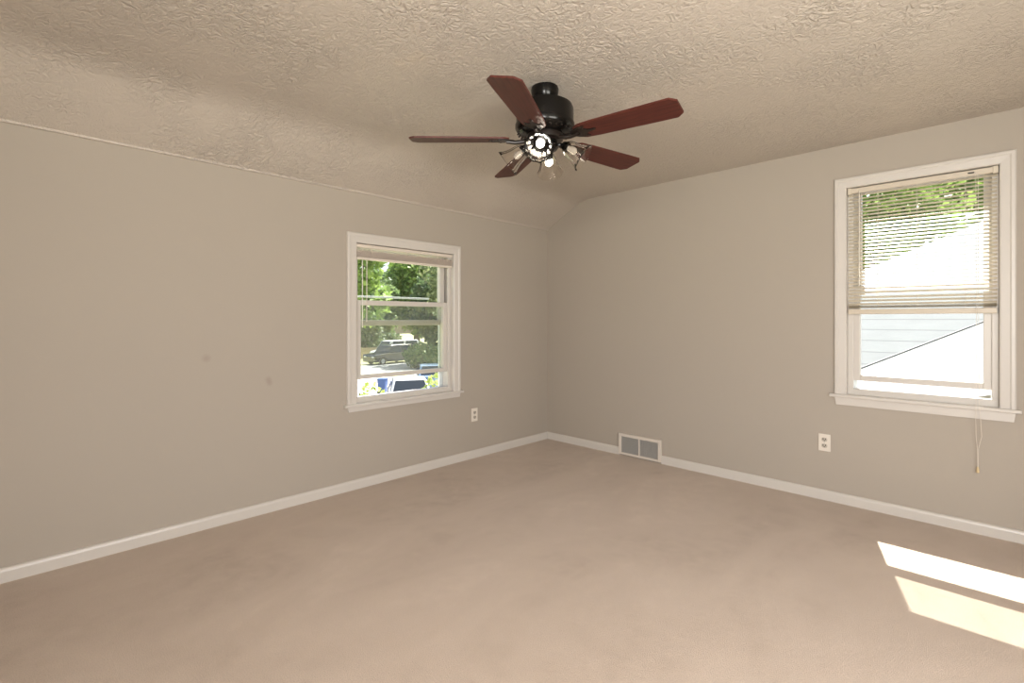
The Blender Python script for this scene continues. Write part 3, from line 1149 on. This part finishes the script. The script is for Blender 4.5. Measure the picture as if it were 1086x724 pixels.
car('suv', (-37.0, 20.9, GZ), -PI / 2 + .12, M['car_black'], 'black sport utility vehicle with silver wheels parked across the street', 4.7, 1.85, 1.75, 'suv')
car('van', (-40.0, 23.4, GZ), -PI / 2 + .1, M['car_white'], 'white van parked behind the black vehicle across the street', 4.9, 1.9, 2.0, 'van')
car('car', (-15.9, 8.9, GZ + .03), math.radians(150), M['car_silver'], 'silver car on the driveway low in the small window', 4.5, 1.78, 1.45)
car('car', (-20.6, 13.6, GZ + .03), math.radians(150), M['car_blue'], 'steel blue car just beyond the silver car on the driveway', 4.5, 1.78, 1.45)

# blue bin
root = empty('wheelie_bin', (-20.68, 10.42, GZ + 0.03), 0.75)
root.scale = (0.78, 0.78, 0.78)
tag(root, 'blue lidded bin standing left of the silver car', 'bin')
b = MB()
A = [(-.24, -.26, .06), (.24, -.26, .06), (.24, .26, .06), (-.24, .26, .06)]
B = [(-.29, -.33, 1.0), (.29, -.33, 1.0), (.29, .33, 1.0), (-.29, .33, 1.0)]
va = [b.bm.verts.new(p) for p in A]
vb = [b.bm.verts.new(p) for p in B]
b.bm.faces.new(va[::-1])
b.bm.faces.new(vb)
for i in range(4):
    j = (i + 1) % 4
    b.bm.faces.new((va[i], va[j], vb[j], vb[i]))
b.build('body', M['bin_blue'], root)
b = MB()
b.box((-.32, -.36, 1.0), (.32, .36, 1.06), .02)
b.build('lid', M['bin_blue'], root)
for s in (-1, 1):
    b = MB()
    b.lathe([(0, -.03), (.1, -.03), (.1, .03), (0, .03)], 18, Matrix.Translation((-.22, s * .25, .1)) @ Matrix.Rotation(PI / 2, 4, 'X'))
    b.build('wheel', M['tyre'], root, smooth=True)

# low tan board fence across the street
root = empty('board_fence', (-43.0, 23.7, GZ), PI / 2)
tag(root, 'low tan board fence behind the black vehicle across the street', 'fence')
b = MB()
for i in range(26):
    x = -2.5 + i * 0.2
    b.prism([(x - .09, 0, .05), (x + .09, 0, .05), (x + .09, 0, 1.12), (x, 0, 1.2), (x - .09, 0, 1.12)], (0, .025, 0))
b.build('boards', M['tan_wall'], root)
b = MB()
for z in (.3, .9):
    b.box((-2.6, .025, z), (2.6, .07, z + .09))
b.build('rails', M['tan_wall'], root)
for x in (-2.5, 0, 2.5):
    b = MB()
    b.box((x - .05, .07, 0), (x + .05, .17, 1.25), .01)
    b.build('post', M['tan_wall'], root)

# neighbour's house beside the right window: a main roof and a lower porch roof that meet in a valley
P1, P2 = Vector((1.97, 4.10, 0.53)), Vector((3.08, 5.17, 1.12))
P3, P4 = Vector((1.506, 6.884, 2.065)), Vector((3.053, 8.552, 2.983))


def zA(x, y):
    return 0.53 + (y - 4.10) * 0.5514


nB = (P2 - P1).cross(Vector((3.14, 2.6, 0.613)) - P1)


def zB(x, y):
    return P1.z - (nB.x * (x - P1.x) + nB.y * (y - P1.y)) / nB.z


house = empty('house', (3.5, 8.0, GZ))
tag(house, 'white neighbouring house with pale shingle roofs close outside the larger window', 'house')
ho = Vector(house.location)


def hv(p):
    return Vector(p) - ho


def slab(name, pts, material, parent=house, t=0.10):
    b = MB()
    b.prism([hv(p) for p in pts], (0, 0, -t))
    return b.build(name, material, parent)


dirh = (P4 - P3)
def hip(y):
    k = (y - P3.y) / dirh.y
    return (P3.x + dirh.x * k, y, zA(0, y))
YE, YR = 3.5, 10.5
slab('main_roof', [hip(YE), (9.0, YE, zA(0, YE)), (9.0, YR, zA(0, YR)), hip(YR)], M['roof_grey'])
e0, e1 = hip(YE), hip(YR)
slab('hip_roof', [e0, e1, (e1[0], YR + 0.02, e1[2]), (e0[0] - .4, 18.5, e0[2])], M['roof_grey'])
slab('far_roof', [e1, (9.0, YR, e1[2]), (9.0, 18.5, e0[2]), (e0[0] - .4, 18.5, e0[2])], M['roof_grey'])
# porch roof: valley line and down to its own eaves
vdir = (P2 - P1)
def val(k):
    return P1 + vdir * k
q0, q1 = val(-0.75), val(2.2)
pts = [(q0.x, q0.y, q0.z + .02), (q0.x + .35, 2.1, zB(q0.x + .35, 2.1) + .02), (q1.x, 2.1, zB(q1.x, 2.1) + .02), (q1.x, q1.y, q1.z + .02)]
slab('porch_roof', pts, M['roof_white'])
b = MB()
up = Vector((0, 0, 0.03))
b.tube([hv(q0 + up), hv(q1 + up)], 0.011, 8)
b.build('valley_flashing', M['flashing'], house)
b = MB()
b.box(hv((-.3, 3.9, GZ)), hv((8.6, 18.0, -0.05)))
b.build('wall', M['siding'], house)
b = MB()
zlow = min(p[2] for p in pts) - 0.12
b.box(hv((1.75, 2.5, GZ)), hv((5.2, 3.95, zlow)))
b.build('porch_wall', M['siding'], house)

tree('deciduous_tree', (-1.5, 24.0, GZ), 6.5, .3, crown(R_, 4.6, 8.3, 2.6, 8), 3000, .34, 'leaf_bright',
     'green tree over the left end of the roof behind the blind', 61, group='trees behind the neighbouring house')
tree('deciduous_tree', (2.6, 30.5, GZ), 7.5, .3, crown(R_, 3.4, 9.8, 2.4, 8), 2600, .34, 'leaf_bright',
     'green tree top over the ridge at the right of the blind', 62, group='trees behind the neighbouring house')
